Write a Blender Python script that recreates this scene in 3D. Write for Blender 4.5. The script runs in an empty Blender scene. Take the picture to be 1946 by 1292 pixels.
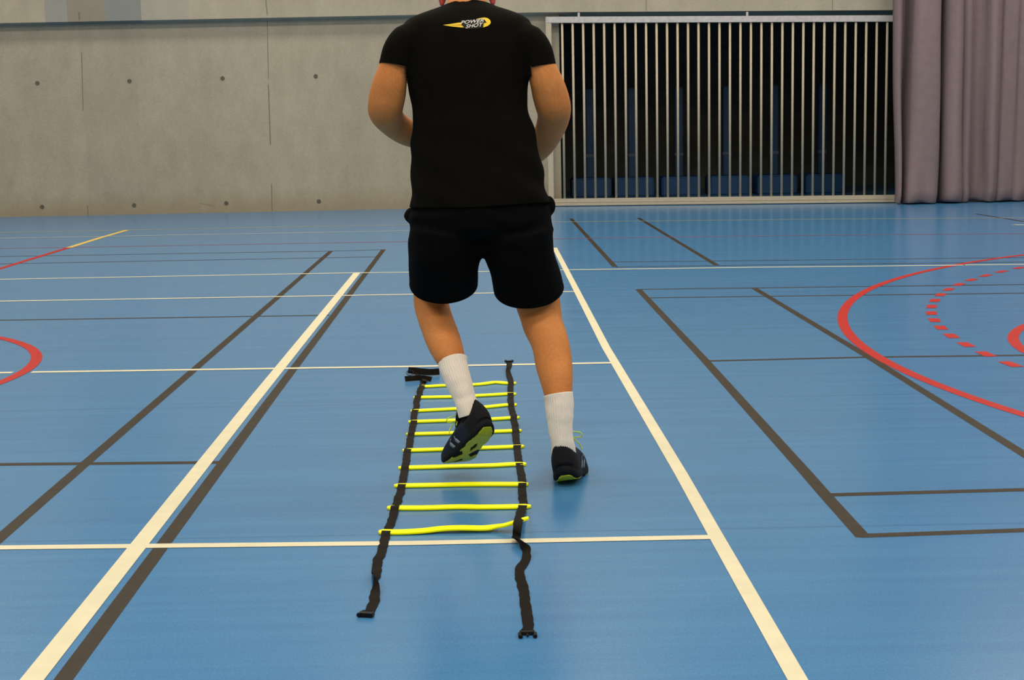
import bpy, bmesh, math, random
from mathutils import Vector, Matrix, noise
from mathutils.bvhtree import BVHTree
random.seed(4)
PI = math.pi
# ------------------------------------------------------------------ camera
FPX, PIT, YAW, ROL, CH = 2951.57, .1427, .0150, -.0197, 1.1521
cy, sy, cp, sp = math.cos(YAW), math.sin(YAW), math.cos(PIT), math.sin(PIT)
FW = Vector((sy*cp, cy*cp, -sp)); R0 = Vector((cy, -sy, 0)); U0 = R0.cross(FW)
RT = R0*math.cos(ROL)+U0*math.sin(ROL); UP = -R0*math.sin(ROL)+U0*math.cos(ROL)
CAM = Vector((0, 0, CH))
S = bpy.context.scene
cd = bpy.data.cameras.new('camera'); cam = bpy.data.objects.new('camera', cd); S.collection.objects.link(cam)
cd.sensor_width = 36; cd.sensor_fit = 'HORIZONTAL'; cd.lens = FPX/1946*36; cd.clip_end = 200
M = Matrix((RT, UP, -FW)).transposed().to_4x4(); M.translation = CAM; cam.matrix_world = M
S.camera = cam
# ------------------------------------------------------------------ world, exposure, lamps
w = bpy.data.worlds.new('world'); S.world = w; w.use_nodes = True
w.node_tree.nodes['Background'].inputs[0].default_value = (1, .95, .88, 1)
w.node_tree.nodes['Background'].inputs[1].default_value = .4
vs = S.view_settings; vs.view_transform = 'Standard'; vs.look = 'None'; vs.gamma = 1; vs.use_curve_mapping = False
vs.exposure = -.28
def area(name, loc, sx, sy_, power, col=(1, .90, .74), rot=(0, 0, 0)):
    l = bpy.data.lights.new(name, 'AREA'); l.shape = 'RECTANGLE'; l.size = sx; l.size_y = sy_
    l.energy = power; l.color = col
    o = bpy.data.objects.new(name, l); S.collection.objects.link(o); o.location = loc; o.rotation_euler = rot
    return o
for lx in (-7, 0, 7):
    for ly, pw in ((-4.5, 300), (1.5, 270), (7.5, 290), (13.0, 300), (17.3, 230)):
        area('hall_lamp', (lx, ly, 7.7), 3.2, 1.2, pw)

# ------------------------------------------------------------------ helpers
def at(px, py, Y):
    d = FW + RT*((px-973)/FPX) - UP*((py-646)/FPX)
    return CAM + d*(Y/d.y)
def gr(px, py, z=0.0):
    d = FW + RT*((px-973)/FPX) - UP*((py-646)/FPX)
    return CAM + d*((z-CH)/d.z)
def link(o, parent=None):
    S.collection.objects.link(o)
    if parent: o.parent = parent
    return o
def mk(name, bm, m, parent=None, smooth=False):
    me = bpy.data.meshes.new(name); bm.normal_update(); bm.to_mesh(me); bm.free()
    for x in (m if isinstance(m, (list, tuple)) else [m]): me.materials.append(x)
    if smooth:
        for p in me.polygons: p.use_smooth = True
    return link(bpy.data.objects.new(name, me), parent)
def tag(o, label=None, cat=None, group=None, kind=None):
    if label: o['label'] = label
    if cat: o['category'] = cat
    if group: o['group'] = group
    if kind: o['kind'] = kind
    return o
def empty(name, loc):
    o = bpy.data.objects.new(name, None); o.location = loc; o.empty_display_size = .2; return link(o)
def local(o, root):
    """children are built in world space; shift them so the root's base is their origin"""
    o.parent = root
    o.matrix_parent_inverse = Matrix.Translation(root.location).inverted()
    return o
def box(bm, a, b, mi=0):
    a, b = Vector(a), Vector(b)
    v = [bm.verts.new((x, y, z)) for x in (a.x, b.x) for y in (a.y, b.y) for z in (a.z, b.z)]
    for f in ((0,1,3,2),(4,6,7,5),(0,4,5,1),(2,3,7,6),(0,2,6,4),(1,5,7,3)):
        bm.faces.new([v[i] for i in f]).material_index = mi
    return v
def prism(bm, foot, z0, z1):
    n = len(foot)
    lo = [bm.verts.new((p[0], p[1], z0(p[0]) if callable(z0) else z0)) for p in foot]
    hi = [bm.verts.new((p[0], p[1], z1(p[0]) if callable(z1) else z1)) for p in foot]
    for i in range(n): bm.faces.new((lo[i], lo[(i+1) % n], hi[(i+1) % n], hi[i]))
    bm.faces.new(lo[::-1]); bm.faces.new(hi)
    bmesh.ops.recalc_face_normals(bm, faces=bm.faces)
def tube(bm, pts, n=24, ref=None, caps=True, power=2.0, level=False):
    """pts: (centre, ra across image-right, rb in depth)"""
    rings = []
    ref = ref or Vector((1, 0, 0))
    for i, (c, ra, rb) in enumerate(pts):
        a = pts[max(i-1, 0)][0]; b = pts[min(i+1, len(pts)-1)][0]
        t = (b-a).normalized() if not level else Vector((0, 0, -1)); s = (ref - t*ref.dot(t)).normalized(); q = t.cross(s)
        ring = []
        for k in range(n):
            an = 2*PI*k/n; ca, sa = math.cos(an), math.sin(an)
            if power != 2: ca = math.copysign(abs(ca)**(2/power), ca); sa = math.copysign(abs(sa)**(2/power), sa)
            ring.append(bm.verts.new(c+s*ra*ca+q*rb*sa))
        rings.append(ring)
    for A, B in zip(rings, rings[1:]):
        for k in range(n): bm.faces.new((A[k], A[(k+1) % n], B[(k+1) % n], B[k]))
    if caps: bm.faces.new(rings[0][::-1]); bm.faces.new(rings[-1])
    return rings
def ball(bm, c, r, rot=None, seg=20):
    mt = Matrix.Translation(c) @ (rot.to_4x4() if rot else Matrix()) @ Matrix.Diagonal((r[0], r[1], r[2], 1))
    bmesh.ops.create_uvsphere(bm, u_segments=seg, v_segments=seg//2+2, radius=1, matrix=mt)
def spline(pts, sub=4):
    """Catmull-Rom over tuples of floats"""
    out = []
    P = [pts[0]]+list(pts)+[pts[-1]]
    for i in range(1, len(P)-2):
        for k in range(sub):
            t = k/sub
            out.append(tuple(.5*((2*b)+(c-a)*t+(2*a-5*b+4*c-d)*t*t+(3*b-a-3*c+d)*t**3)
                             for a, b, c, d in zip(P[i-1], P[i], P[i+1], P[i+2])))
    out.append(tuple(pts[-1])); return out
def remeshed(bm, voxel, smooth_it=4):
    """fuse overlapping closed shells into one continuous surface"""
    me = bpy.data.meshes.new('t'); bmesh.ops.recalc_face_normals(bm, faces=bm.faces); bm.to_mesh(me); bm.free()
    o = link(bpy.data.objects.new('t', me))
    r = o.modifiers.new('r', 'REMESH'); r.mode = 'VOXEL'; r.voxel_size = voxel
    s = o.modifiers.new('s', 'SMOOTH'); s.factor = .6; s.iterations = smooth_it
    dg = bpy.context.evaluated_depsgraph_get(); dg.update()
    m2 = bpy.data.meshes.new_from_object(o.evaluated_get(dg))
    out = bmesh.new(); out.from_mesh(m2)
    bpy.data.objects.remove(o); bpy.data.meshes.remove(me); bpy.data.meshes.remove(m2)
    return out
def cut(bm, co, no, region):
    """trim off what lies beyond a plane, within a region"""
    fs = [f for f in bm.faces if all(region(v.co) for v in f.verts)]
    es = {e for f in fs for e in f.edges}; vv = {v for f in fs for v in f.verts}
    bmesh.ops.bisect_plane(bm, geom=list(vv)+list(es)+fs, plane_co=co, plane_no=no, clear_outer=True)

# ------------------------------------------------------------------ materials
class NT:
    def __init__(s, name, rough=.6, metal=0., spec=.5):
        s.m = bpy.data.materials.new(name); s.m.use_nodes = True; s.t = s.m.node_tree; s.b = s.t.nodes['Principled BSDF']
        s.b.inputs['Roughness'].default_value = rough; s.b.inputs['Metallic'].default_value = metal
        s.b.inputs['Specular IOR Level'].default_value = spec
    def n(s, typ, **k):
        o = s.t.nodes.new(typ)
        for a, b in k.items(): setattr(o, a, b)
        return o
    def l(s, a, b): s.t.links.new(a, b)
    def coord(s, scale=(1, 1, 1), which='Object'):
        c = s.n('ShaderNodeTexCoord'); mp = s.n('ShaderNodeMapping'); mp.inputs['Scale'].default_value = scale
        s.l(c.outputs[which], mp.inputs[0]); return mp.outputs[0]
    def noise(s, scale, co, detail=4, rough=.5):
        n = s.n('ShaderNodeTexNoise'); n.inputs['Scale'].default_value = scale; n.inputs['Detail'].default_value = detail
        n.inputs['Roughness'].default_value = rough; s.l(co, n.inputs['Vector']); return n.outputs['Fac']
    def ramp(s, fac, stops):
        r = s.n('ShaderNodeValToRGB'); e = r.color_ramp.elements
        while len(e) < len(stops): e.new(.5)
        for x, (p, c) in zip(e, stops): x.position = p; x.color = (*c, 1)
        s.l(fac, r.inputs[0]); return r.outputs[0]
    def mix(s, fac, a, b, mode='MIX'):
        m = s.n('ShaderNodeMix', data_type='RGBA', blend_type=mode)
        for v, i in ((fac, 0), (a, 6), (b, 7)):
            if isinstance(v, (int, float)): m.inputs[i].default_value = v
            elif isinstance(v, tuple): m.inputs[i].default_value = (*v, 1)
            else: s.l(v, m.inputs[i])
        return m.outputs[2]
    def math(s, op, a, b=0., c=0.):
        m = s.n('ShaderNodeMath', operation=op)
        for i, v in enumerate((a, b, c)):
            if isinstance(v, (int, float)): m.inputs[i].default_value = v
            else: s.l(v, m.inputs[i])
        return m.outputs[0]
    def bump(s, h, strength=.3, dist=.01):
        b = s.n('ShaderNodeBump'); b.inputs['Strength'].default_value = strength; b.inputs['Distance'].default_value = dist
        s.l(h, b.inputs['Height']); s.l(b.outputs[0], s.b.inputs['Normal'])
    def col(s, c):
        if isinstance(c, tuple): s.b.inputs['Base Color'].default_value = (*c, 1)
        else: s.l(c, s.b.inputs['Base Color'])
        return s
def simple(name, c, rough=.6, metal=0., spec=.5, var=.12, sc=30, bump=0.):
    n = NT(name, rough, metal, spec)
    f = n.noise(sc, n.coord())
    n.col(n.ramp(f, [(.3, tuple(x*(1-var) for x in c)), (.7, tuple(min(1, x*(1+var)) for x in c))]))
    if bump: n.bump(f, bump, .004)
    return n.m
# floor: blue sports vinyl with faint lengthways streaks and roll seams
def floor_mat():
    n = NT('blue_vinyl', .24, 0, .5)
    co = n.coord((.25, 6, 1)); f1 = n.noise(3, co, 6, .6)
    f2 = n.noise(.35, n.coord((1, 1, 1)), 3)
    f3 = n.noise(160, n.coord(), 2)
    c = n.ramp(f1, [(.3, (.036, .158, .385)), (.7, (.050, .198, .43))])
    c = n.mix(n.math('MULTIPLY', f2, .5), c, (.058, .200, .370))
    c = n.mix(.10, c, n.ramp(f3, [(.35, (.03, .1, .2)), (.65, (.16, .4, .65))]))
    sep = n.n('ShaderNodeSeparateXYZ'); n.l(n.coord(), sep.inputs[0])
    wob = n.math('MULTIPLY', sep.outputs[0], .02)
    y = n.math('ADD', sep.outputs[1], wob)
    fr = n.math('FRACT', n.math('DIVIDE', n.math('SUBTRACT', y, .19), 2.02))
    dd = n.math('MINIMUM', fr, n.math('SUBTRACT', 1., fr))
    seam = n.math('LESS_THAN', dd, .0035)
    c = n.mix(n.math('MULTIPLY', seam, .35), c, (.02, .09, .22))
    n.col(c)
    rr = n.math('ADD', n.math('MULTIPLY', f1, .10), .17); n.l(rr, n.b.inputs['Roughness'])
    n.bump(n.math('ADD', f1, n.math('MULTIPLY', f3, .2)), .05, .003)
    return n.m
def concrete(name, tint=1.0, patches=()):
    n = NT(name, .8, 0, .25)
    big = n.noise(.7, n.coord((1, 1, .45)), 5, .6); mid = n.noise(5, n.coord((1, 1, .5)), 6, .65); fine = n.noise(90, n.coord(), 3, .7)
    c = n.ramp(big, [(.3, (.30*tint, .265*tint, .21*tint)), (.5, (.39*tint, .345*tint, .265*tint)), (.72, (.44*tint, .39*tint, .30*tint))])
    c = n.mix(.35, c, n.ramp(mid, [(.3, (.27, .24, .185)), (.7, (.47, .42, .33))]))
    c = n.mix(.18, c, n.ramp(fine, [(.35, (.12, .11, .09)), (.65, (.5, .46, .38))]))
    sep = n.n('ShaderNodeSeparateXYZ'); n.l(n.coord(), sep.inputs[0])
    for (x0, x1, colr, a) in patches:      # stains and tinted patches with hard side edges
        m1 = n.math('MULTIPLY', n.math('GREATER_THAN', sep.outputs[0], x0), n.math('LESS_THAN', sep.outputs[0], x1))
        c = n.mix(n.math('MULTIPLY', m1, a), c, colr)
    # grime low on the wall
    low = n.n('ShaderNodeMapRange'); low.inputs[1].default_value = .16; low.inputs[2].default_value = -.10; low.inputs[3].default_value = 0; low.inputs[4].default_value = .55
    n.l(n.math('SUBTRACT', sep.outputs[2], n.math('MULTIPLY', n.noise(9, n.coord(), 6, .7), .30)), low.inputs[0])
    c = n.mix(low.outputs[0], c, (.26, .20, .11))
    n.col(c); n.bump(n.math('ADD', mid, n.math('MULTIPLY', fine, .4)), .25, .006)
    return n.m
M_floor = floor_mat(); M_floor.node_tree.nodes['Principled BSDF'].inputs['Specular IOR Level'].default_value = .36
M_conc = concrete('concrete_wall')
M_hall = simple('hall_wall_paint', (.42, .39, .33), .8, sc=3)
M_ceil = simple('ceiling_paint', (.50, .48, .43), .8, sc=3)
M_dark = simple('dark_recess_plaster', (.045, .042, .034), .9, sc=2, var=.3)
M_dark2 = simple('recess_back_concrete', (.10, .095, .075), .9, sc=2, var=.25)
M_white = simple('white_line_paint', (.67, .61, .43), .45, spec=.25, sc=14, var=.05)
M_black = simple('black_line_paint', (.030, .021, .013), .5, spec=.16, sc=20, var=.2)
M_red = simple('red_line_paint', (.40, .014, .010), .5, spec=.16, sc=20, var=.1)
M_dred = simple('faded_red_line_paint', (.20, .07, .12), .4, sc=20, var=.1)
M_yel = simple('yellow_line_paint', (.75, .52, .08), .35, sc=20, var=.08)
M_dyel = simple('faded_yellow_line_paint', (.38, .36, .18), .35, sc=20, var=.08)
M_fwhite = simple('faded_white_line_paint', (.40, .46, .48), .35, sc=20, var=.08)
M_steel = simple('painted_steel', (.45, .40, .305), .5, .0, sc=40, var=.08)
M_galv = simple('galvanised_steel', (.52, .50, .50), .4, .3, sc=25, var=.12)
M_hole = simple('tie_hole_plug', (.10, .09, .07), .9, sc=60, var=.3)
M_blue = simple('blue_padding', (.004, .045, .12), .5, sc=10, var=.15)
M_blued = simple('blue_steel', (.005, .060, .17), .5, sc=10, var=.1)
def cloth(name, c, sc=900, var=.25, bump=.25, rough=.9, spec=.2):
    n = NT(name, rough, 0, spec)
    a = n.noise(sc, n.coord(), 2); b = n.noise(12, n.coord(), 4)
    k = n.mix(.5, n.ramp(a, [(.3, tuple(x*(1-var) for x in c)), (.7, tuple(x*(1+var) for x in c))]),
              n.ramp(b, [(.3, tuple(x*(1-var) for x in c)), (.7, tuple(x*(1+var) for x in c))]))
    n.col(k); n.bump(n.math('ADD', n.math('MULTIPLY', a, .3), b), bump, .006)
    return n.m
M_shirt = cloth('black_jersey', (.0046, .0040, .0026), spec=.05)
M_short = cloth('black_polyester', (.0026, .0026, .0028), spec=.05)
M_curt = cloth('mauve_curtain_cloth', (.235, .175, .185), sc=140, var=.10, bump=.2)
def sock_mat():
    n = NT('white_ribbed_cotton', .9, 0, .2)
    f = n.noise(400, n.coord(), 2); n.col(n.ramp(f, [(.3, (.80, .70, .61)), (.7, (.92, .82, .72))]))
    n.b.inputs['Subsurface Weight'].default_value = .0
    n.bump(f, .3, .002); return n.m
M_sock = sock_mat()
def skin(name, a, b):
    n = NT(name, .6, 0, .18)
    f = n.noise(9, n.coord(), 5, .6); g = n.noise(260, n.coord((1, 1, .35)), 2)
    c = n.ramp(f, [(.3, a), (.7, b)])
    c = n.mix(.14, c, n.ramp(g, [(.4, (.16, .07, .035)), (.6, b)]))
    n.col(c); n.b.inputs['Subsurface Weight'].default_value = .05
    n.b.inputs['Subsurface Radius'].default_value = (.02, .008, .004)
    n.bump(g, .12, .002); return n.m
M_skin = skin('skin', (.57, .195, .052), (.70, .265, .075))
M_ear = skin('reddened_skin', (.50, .09, .085), (.58, .13, .12))
M_hair = cloth('brown_hair', (.03, .018, .01), sc=300)
M_eye = simple('eye_white', (.8, .78, .74), .2); M_iris = simple('iris', (.05, .03, .02), .2); M_lip = simple('lip', (.42, .12, .10), .5)
M_shoe = cloth('navy_mesh', (.008, .014, .030), sc=700, spec=.2)
M_shoeb = cloth('black_mesh', (.008, .008, .010), sc=700, spec=.2)
M_sole = simple('black_rubber', (.007, .008, .011), .7, spec=.12)
M_green = simple('lime_rubber', (.44, .47, .010), .5, sc=120, var=.15)
M_lace = simple('lime_lace', (.62, .80, .05), .6)
M_silver = simple('grey_reflective_trim', (.16, .20, .23), .4)
M_rung = simple('neon_yellow_plastic', (1., 1., .0), .5, spec=.15, sc=15, var=.03)
M_strap = cloth('black_webbing', (.0095, .0072, .0048), sc=500, spec=.07, rough=.7)
M_buck = simple('black_plastic', (.006, .006, .006), .45, spec=.2)
M_logoy = simple('yellow_print', (.90, .62, .02), .7, var=.06); M_logow = simple('white_print', (.85, .80, .74), .7, var=.02)
M_logok = simple('black_print', (.006, .004, .003), .8); M_logoo = simple('orange_print', (.55, .22, .02), .7)

# ------------------------------------------------------------------ the hall
def wy(x): return 20.15 if x <= .8 else 20.15-.17*(min(x, 5.2)-.8)       # front face of the lower back wall
def on(px, py, off=0.):
    D = 20.15
    for _ in range(8):
        P = at(px, py, D-off); D = wy(P.x)
    return at(px, py, D-off)
XL, XR, YB, ZC = -13., 11.5, -7., 7.9
b = bmesh.new(); box(b, (XL, YB, -.12), (XR, 26, 0)); floor = tag(mk('floor', b, M_floor), kind='structure')
b = bmesh.new(); box(b, (XL, YB, ZC), (XR, 26, ZC+.1)); tag(mk('ceiling', b, M_ceil), kind='structure')
b = bmesh.new(); box(b, (XL-.2, YB, 0), (XL, 26, ZC)); tag(mk('wall_left', b, M_hall), kind='structure')
b = bmesh.new(); box(b, (XR, YB, 0), (XR+.2, 26, ZC)); tag(mk('wall_right', b, M_hall), kind='structure')
b = bmesh.new(); box(b, (XL, YB-.2, 0), (XR, YB, ZC)); tag(mk('wall_rear', b, M_hall), kind='structure')
LO = .13                                                         # how far the upper band stands proud
Zl = on(0, 44, LO).z; Zm = on(1043, 23, LO).z; Zr = on(1690, 20, LO).z
x_m = on(1043, 23, LO).x; x_r = on(1690, 20, LO).x
print('LINTEL', Zl, Zm, Zr)
OX0 = on(1066, 300).x                                            # opening behind the gate
OX1 = 6.3
Zopen = Zm+.25
def zl(x): return Zm if x < x_m else Zm+(Zr-Zm)*min(1, (x-x_m)/(x_r-x_m))
# lower wall left of the opening and beyond it, and a strip above it
b = bmesh.new()
prism(b, [(XL, wy(XL)), (.8, wy(.8)), (OX0, wy(OX0)), (OX0, wy(OX0)+.3), (XL, 20.45)], 0, Zopen)
M_conc3 = concrete('concrete_wall_stained', 1.0, [(on(158, 200).x, on(262, 200).x, (.19, .19, .185), .10), (on(512, 200).x, 2., (.42, .36, .25), .08)])
wall = tag(mk('wall_back', b, M_conc3), kind='structure')
b = bmesh.new(); prism(b, [(OX1, wy(OX1)), (XR, wy(XR)), (XR, 20.5), (OX1, 20.5)], 0, Zopen)
tag(mk('wall_back', b, M_conc), kind='structure')
# upper band, standing proud of the lower wall
xa, xb_, xc, xd = on(85, 20, LO).x, on(127, 20, LO).x, on(200, 20, LO).x, on(268, 20, LO).x
M_conc2 = concrete('concrete_band', 1.12, [(xa, xb_, (.22, .24, .26), .55), (xb_, xc, (.20, .18, .15), .65), (xc, xd, (.17, .20, .22), .7), (xd, xd+.6, (.30, .32, .30), .35)])
b = bmesh.new()
bx = [XL, .8, 5.2, XR]
prism(b, [(x, wy(x)-LO) for x in bx]+[(XR, 20.6), (XL, 20.6)], lambda x: zl(x) if x > x_m else (Zl+(Zm-Zl)*(x-on(0, 44, LO).x)/(x_m-on(0, 44, LO).x)), ZC)
band = tag(mk('wall_upper', b, M_conc2), kind='structure')
# recess behind the gate
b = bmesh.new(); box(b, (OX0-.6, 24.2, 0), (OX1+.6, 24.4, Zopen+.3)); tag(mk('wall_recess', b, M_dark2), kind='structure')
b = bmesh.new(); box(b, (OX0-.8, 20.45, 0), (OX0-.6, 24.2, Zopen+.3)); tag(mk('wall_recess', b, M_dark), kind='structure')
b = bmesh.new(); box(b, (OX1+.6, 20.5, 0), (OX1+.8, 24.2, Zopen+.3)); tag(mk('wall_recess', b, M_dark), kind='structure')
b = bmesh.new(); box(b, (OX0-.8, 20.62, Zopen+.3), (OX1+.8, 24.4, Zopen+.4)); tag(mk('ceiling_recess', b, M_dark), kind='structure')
# formwork joints and tie holes
def strip_on(px0, py0, px1, py1, wpx, off, m, name, parent):
    b = bmesh.new(); P, Q = on(px0, py0, off), on(px1, py1, off); h = wpx/2/149
    v = [b.verts.new(p) for p in (P+Vector((-h, -.002, 0)), P+Vector((h, -.002, 0)), Q+Vector((h, -.002, 0)), Q+Vector((-h, -.002, 0)))]
    v2 = [b.verts.new(x.co+Vector((0, .004, 0))) for x in v]
    b.faces.new(v); b.faces.new(v2[::-1])
    for i in range(4): b.faces.new((v[i], v2[i], v2[(i+1) % 4], v[(i+1) % 4]))
    bmesh.ops.recalc_face_normals(b, faces=b.faces)
    return mk(name, b, m, parent)
M_joint = simple('dark_joint', (.17, .15, .11), .9)  # dark colour of the thin formwork joint strips
for s in ((155, 100, 158, 210, 1.2), (166, 390, 168, 412, 1.6), (508, 32, 510, 150, 1.0), (510, 160, 514, 275, 1.6), (516, 350, 517, 400, 1.2), (380, 386, 405, 391, .9)):
    strip_on(*s, 0, M_joint, 'formwork_joint', wall)
for s in ((505, 0, 508, 28, 1.4), (150, 24, 151, 38, 3), (1228, 0, 1228, 20, 1.), (1582, 0, 1582, 19, .9)):
    strip_on(*s, LO, M_joint, 'formwork_joint', band)
for px, py in ((71, 158), (246, 154), (423, 149), (600, 145), (80, 393), (255, 390), (430, 386), (606, 382.5)):
    b = bmesh.new(); c = on(px, py)
    mt = Matrix.Translation(c+Vector((0, -.001, 0))) @ Matrix.Rotation(PI/2, 4, 'X')
    bmesh.ops.create_cone(b, cap_ends=True, segments=20, radius1=.027, radius2=.027, depth=.006, matrix=mt)
    mk('tie_hole', b, M_hole, wall)

# ------------------------------------------------------------------ floor markings (painted on, so parts of the floor)
def path_strip(bm, P, wd, z):
    n = len(P); L, Rr = [], []
    for i in range(n):
        t = (P[min(i+1, n-1)]-P[max(i-1, 0)]); t.z = 0; t.normalize(); nn = Vector((-t.y, t.x, 0))
        L.append(bm.verts.new((P[i].x+nn.x*wd/2, P[i].y+nn.y*wd/2, z))); Rr.append(bm.verts.new((P[i].x-nn.x*wd/2, P[i].y-nn.y*wd/2, z)))
    for i in range(n-1): bm.faces.new((Rr[i], Rr[i+1], L[i+1], L[i]))
def mark(name, pts, wd, m, z=.0012, label=None, raw=False):
    global zstep; zstep += .000008; z += zstep
    b = bmesh.new(); path_strip(b, [Vector((*p, 0)) for p in pts] if raw else [gr(*p) for p in pts], wd, z)
    o = mk(name, b, m, floor)
    if label: o['label'] = label
    return o
zstep = 0.
zw, zb, zr = .0013, .0003, .0008
# volleyball / tennis white lines
mark('white_line', [(678, 519), (483, 760), (61, 1292), (20, 1343)], .052, M_white, zw, 'wide white line left of the ladder')
mark('white_line', [(1054, 471), (1059.5, 481.5), (1152, 661), (1294, 900), (1366, 1028), (1516, 1292), (1560, 1368)], .042, M_white, zw, 'wide white line right of the person')
mark('white_line', [(-60, 532), (0, 531), (677, 518.5), (920, 516), (1063, 513)], .04, M_white, zw)
mark('white_line', [(1063, 513), (1440, 508), (1831, 504)], .04, M_white, zw)
mark('white_line', [(1834, 503.8), (1946, 502.5), (2000, 502)], .04, M_white, zw)
mark('white_line', [(-60, 573.5), (0, 572.5), (780, 559.5), (925, 557), (1091, 554)], .04, M_white, zw)
mark('white_line', [(60, 707.4), (780, 696.6), (1166, 689.6)], .042, M_white, zw)
mark('white_line', [(-60, 709.2), (24, 708.2)], .042, M_white, zw)
mark('white_line', [(-60, 1041.6), (0, 1041), (780, 1032.5), (1352, 1021)], .042, M_white, zw, 'thin white line crossing under the near end of the ladder')
mark('white_line', [(-60, 454), (0, 453), (780, 438.5), (860, 437)], .05, M_fwhite, zw)
# badminton black lines
mark('black_line', [(729, 474), (513, 760), (120, 1292), (75, 1353)], .042, M_black, zb, 'black line beside the wide white line')
mark('black_line', [(629, 477), (485, 602), (163, 880), (0, 1022), (-60, 1074)], .042, M_black, zb)
mark('black_line', [(-60, 488.5), (0, 487.5), (630, 477), (729, 474.5)], .04, M_black, zb)
mark('black_line', [(-60, 502.5), (48, 500.5), (717, 488)], .04, M_black, zb)
mark('black_line', [(-60, 609.5), (0, 608.5), (626, 599)], .04, M_black, zb)
mark('black_line', [(-60, 883.2), (0, 882.5), (421, 878.6)], .042, M_black, zb)
mark('black_line', [(1213, 549.5), (1340, 685), (1533, 900), (1568, 940), (1641, 1021)], .042, M_black, zb, 'black back line of the court on the right')
mark('black_line', [(1433, 547.5), (1650, 678), (1946, 863), (2050, 928)], .042, M_black, zb)
mark('black_line', [(1213, 550), (1946, 540.6), (2050, 539.5)], .04, M_black, zb)
mark('black_line', [(1229, 566), (1946, 557), (2050, 556)], .04, M_black, zb)
mark('black_line', [(1343, 686), (1636, 679), (1946, 675), (2050, 673.5)], .04, M_black, zb)
mark('black_line', [(1570, 940.6), (1946, 930.5), (2050, 928)], .04, M_black, zb)
mark('black_line', [(1632, 1018.3), (1946, 1007.5), (2050, 1004)], .04, M_black, zb)
mark('black_line', [(1085, 415.5), (1169, 507)], .042, M_black, zb)
mark('black_line', [(1213, 414), (1363, 504.5)], .042, M_black, zb)
mark('black_line', [(1169, 507.5), (1363, 504.5), (1946, 498), (2000, 497.5)], .035, M_black, zb)
mark('black_line', [(1166, 498), (1946, 489.5), (2000, 489)], .035, M_black, zb)
mark('black_line', [(1855, 406.5), (1946, 421)], .04, M_black, zb)
mark('white_line', [(1926, 427), (1960, 428), (2000, 428.5)], .10, M_fwhite, zw)
# yellow and dark red thin rows far away, diagonal
mark('yellow_line', [(-60, 443.2), (0, 442), (773, 427), (920, 424.4), (1054, 422), (1500, 417), (1946, 414), (2000, 413.7)], .045, M_dyel, zr, 'thin yellow line in front of the concrete wall')
mark('red_line', [(-60, 473.5), (0, 472.3), (770, 459), (920, 456), (1054, 453.6), (1500, 447.5), (1946, 444), (2000, 443.6)], .045, M_dred, zr, 'thin dark red line across the hall')
mark('red_line', [(-60, 527), (0, 510.5), (60, 492), (131, 470.5)], .055, M_red, zr, 'red end of the diagonal line')
mark('yellow_line', [(131, 470.5), (190, 452), (242, 437)], .06, M_yel, zr, 'yellow end of the diagonal line')
def arc(cx, cy_, r, a0, a1, n=96): return [(cx+r*math.cos(a0+(a1-a0)*i/n), cy_+r*math.sin(a0+(a1-a0)*i/n)) for i in range(n+1)]
C1 = (7.985, 7.231)
mark('red_circle', arc(*C1, 6.156, PI*.62, PI*1.42), .055, M_red, zr, 'large red arc on the right', raw=True)
for i in range(26):
    a = PI*.72+i*.0555
    mark('red_dash', arc(7.869, 7.329, 5.528, a, a+.028, 5), .058, M_red, zr, raw=True)
mark('red_circle', arc(4.356, 7.126, 1.81, PI*.45, PI*1.55), .055, M_red, zr, 'small red circle at the right edge', raw=True)
mark('red_circle', arc(-4.096, 7.267, 1.886, -PI*.55, PI*.55), .055, M_red, zr, 'small red circle at the left edge', raw=True)

# ------------------------------------------------------------------ gate
GO = .12
gA, gB = on(1043, 388, GO), on(1712, 386, GO)
gate = empty('sliding_gate', (gA.x, gA.y, 0))
tag(gate, 'wide galvanised steel barred gate closing the dark store opening in the concrete wall', 'gate')
def zpx(px, py): return on(px, py, GO).z
gd = Vector((gB.x-gA.x, gB.y-gA.y, 0)); gl = gd.length; gd.normalize(); gn = Vector((gd.y, -gd.x, 0))  # gn towards camera
def gbox(name, x0, x1, z0, z1, m, d0=-.03, d1=.03, bevel=.004, zz=None):
    b = bmesh.new(); vs_ = []
    for x in (x0, x1):
        za, zb_ = (z0(x) if callable(z0) else z0, z1(x) if callable(z1) else z1)
        for d in (d0, d1):
            for z in (za, zb_): vs_.append(b.verts.new(gA.xy.to_3d()+gd*x+gn*d+Vector((0, 0, z))))
    for f in ((0,1,3,2),(4,6,7,5),(0,4,5,1),(2,3,7,6),(0,2,6,4),(1,5,7,3)): b.faces.new([vs_[i] for i in f])
    bmesh.ops.recalc_face_normals(b, faces=b.faces)
    if bevel: bmesh.ops.bevel(b, geom=list(b.edges), offset=bevel, segments=2, affect='EDGES')
    return local(mk(name, b, m), gate)
def tz(x):
    return zpx(1043, 32)+(zpx(1700, 29.5)-zpx(1043, 32))*x/gl
RH = zpx(1370, 30)-zpx(1370, 42); zt0 = zpx(1370, 42); zb0, zb1 = .012, zpx(1370, 374)
gbox('top_rail', 0, gl, lambda x: tz(x)-RH, tz, M_galv)
gbox('bottom_rail', 0, gl, .045, zb1, M_steel)
gbox('bottom_rail', 0, gl, .008, .043, M_steel, -.045, .045)
gbox('stile', 0, .072, zb1, lambda x: tz(x)-RH, M_steel)
gbox('stile', gl-.07, gl, zb1, lambda x: tz(x)-RH, M_steel)
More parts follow.
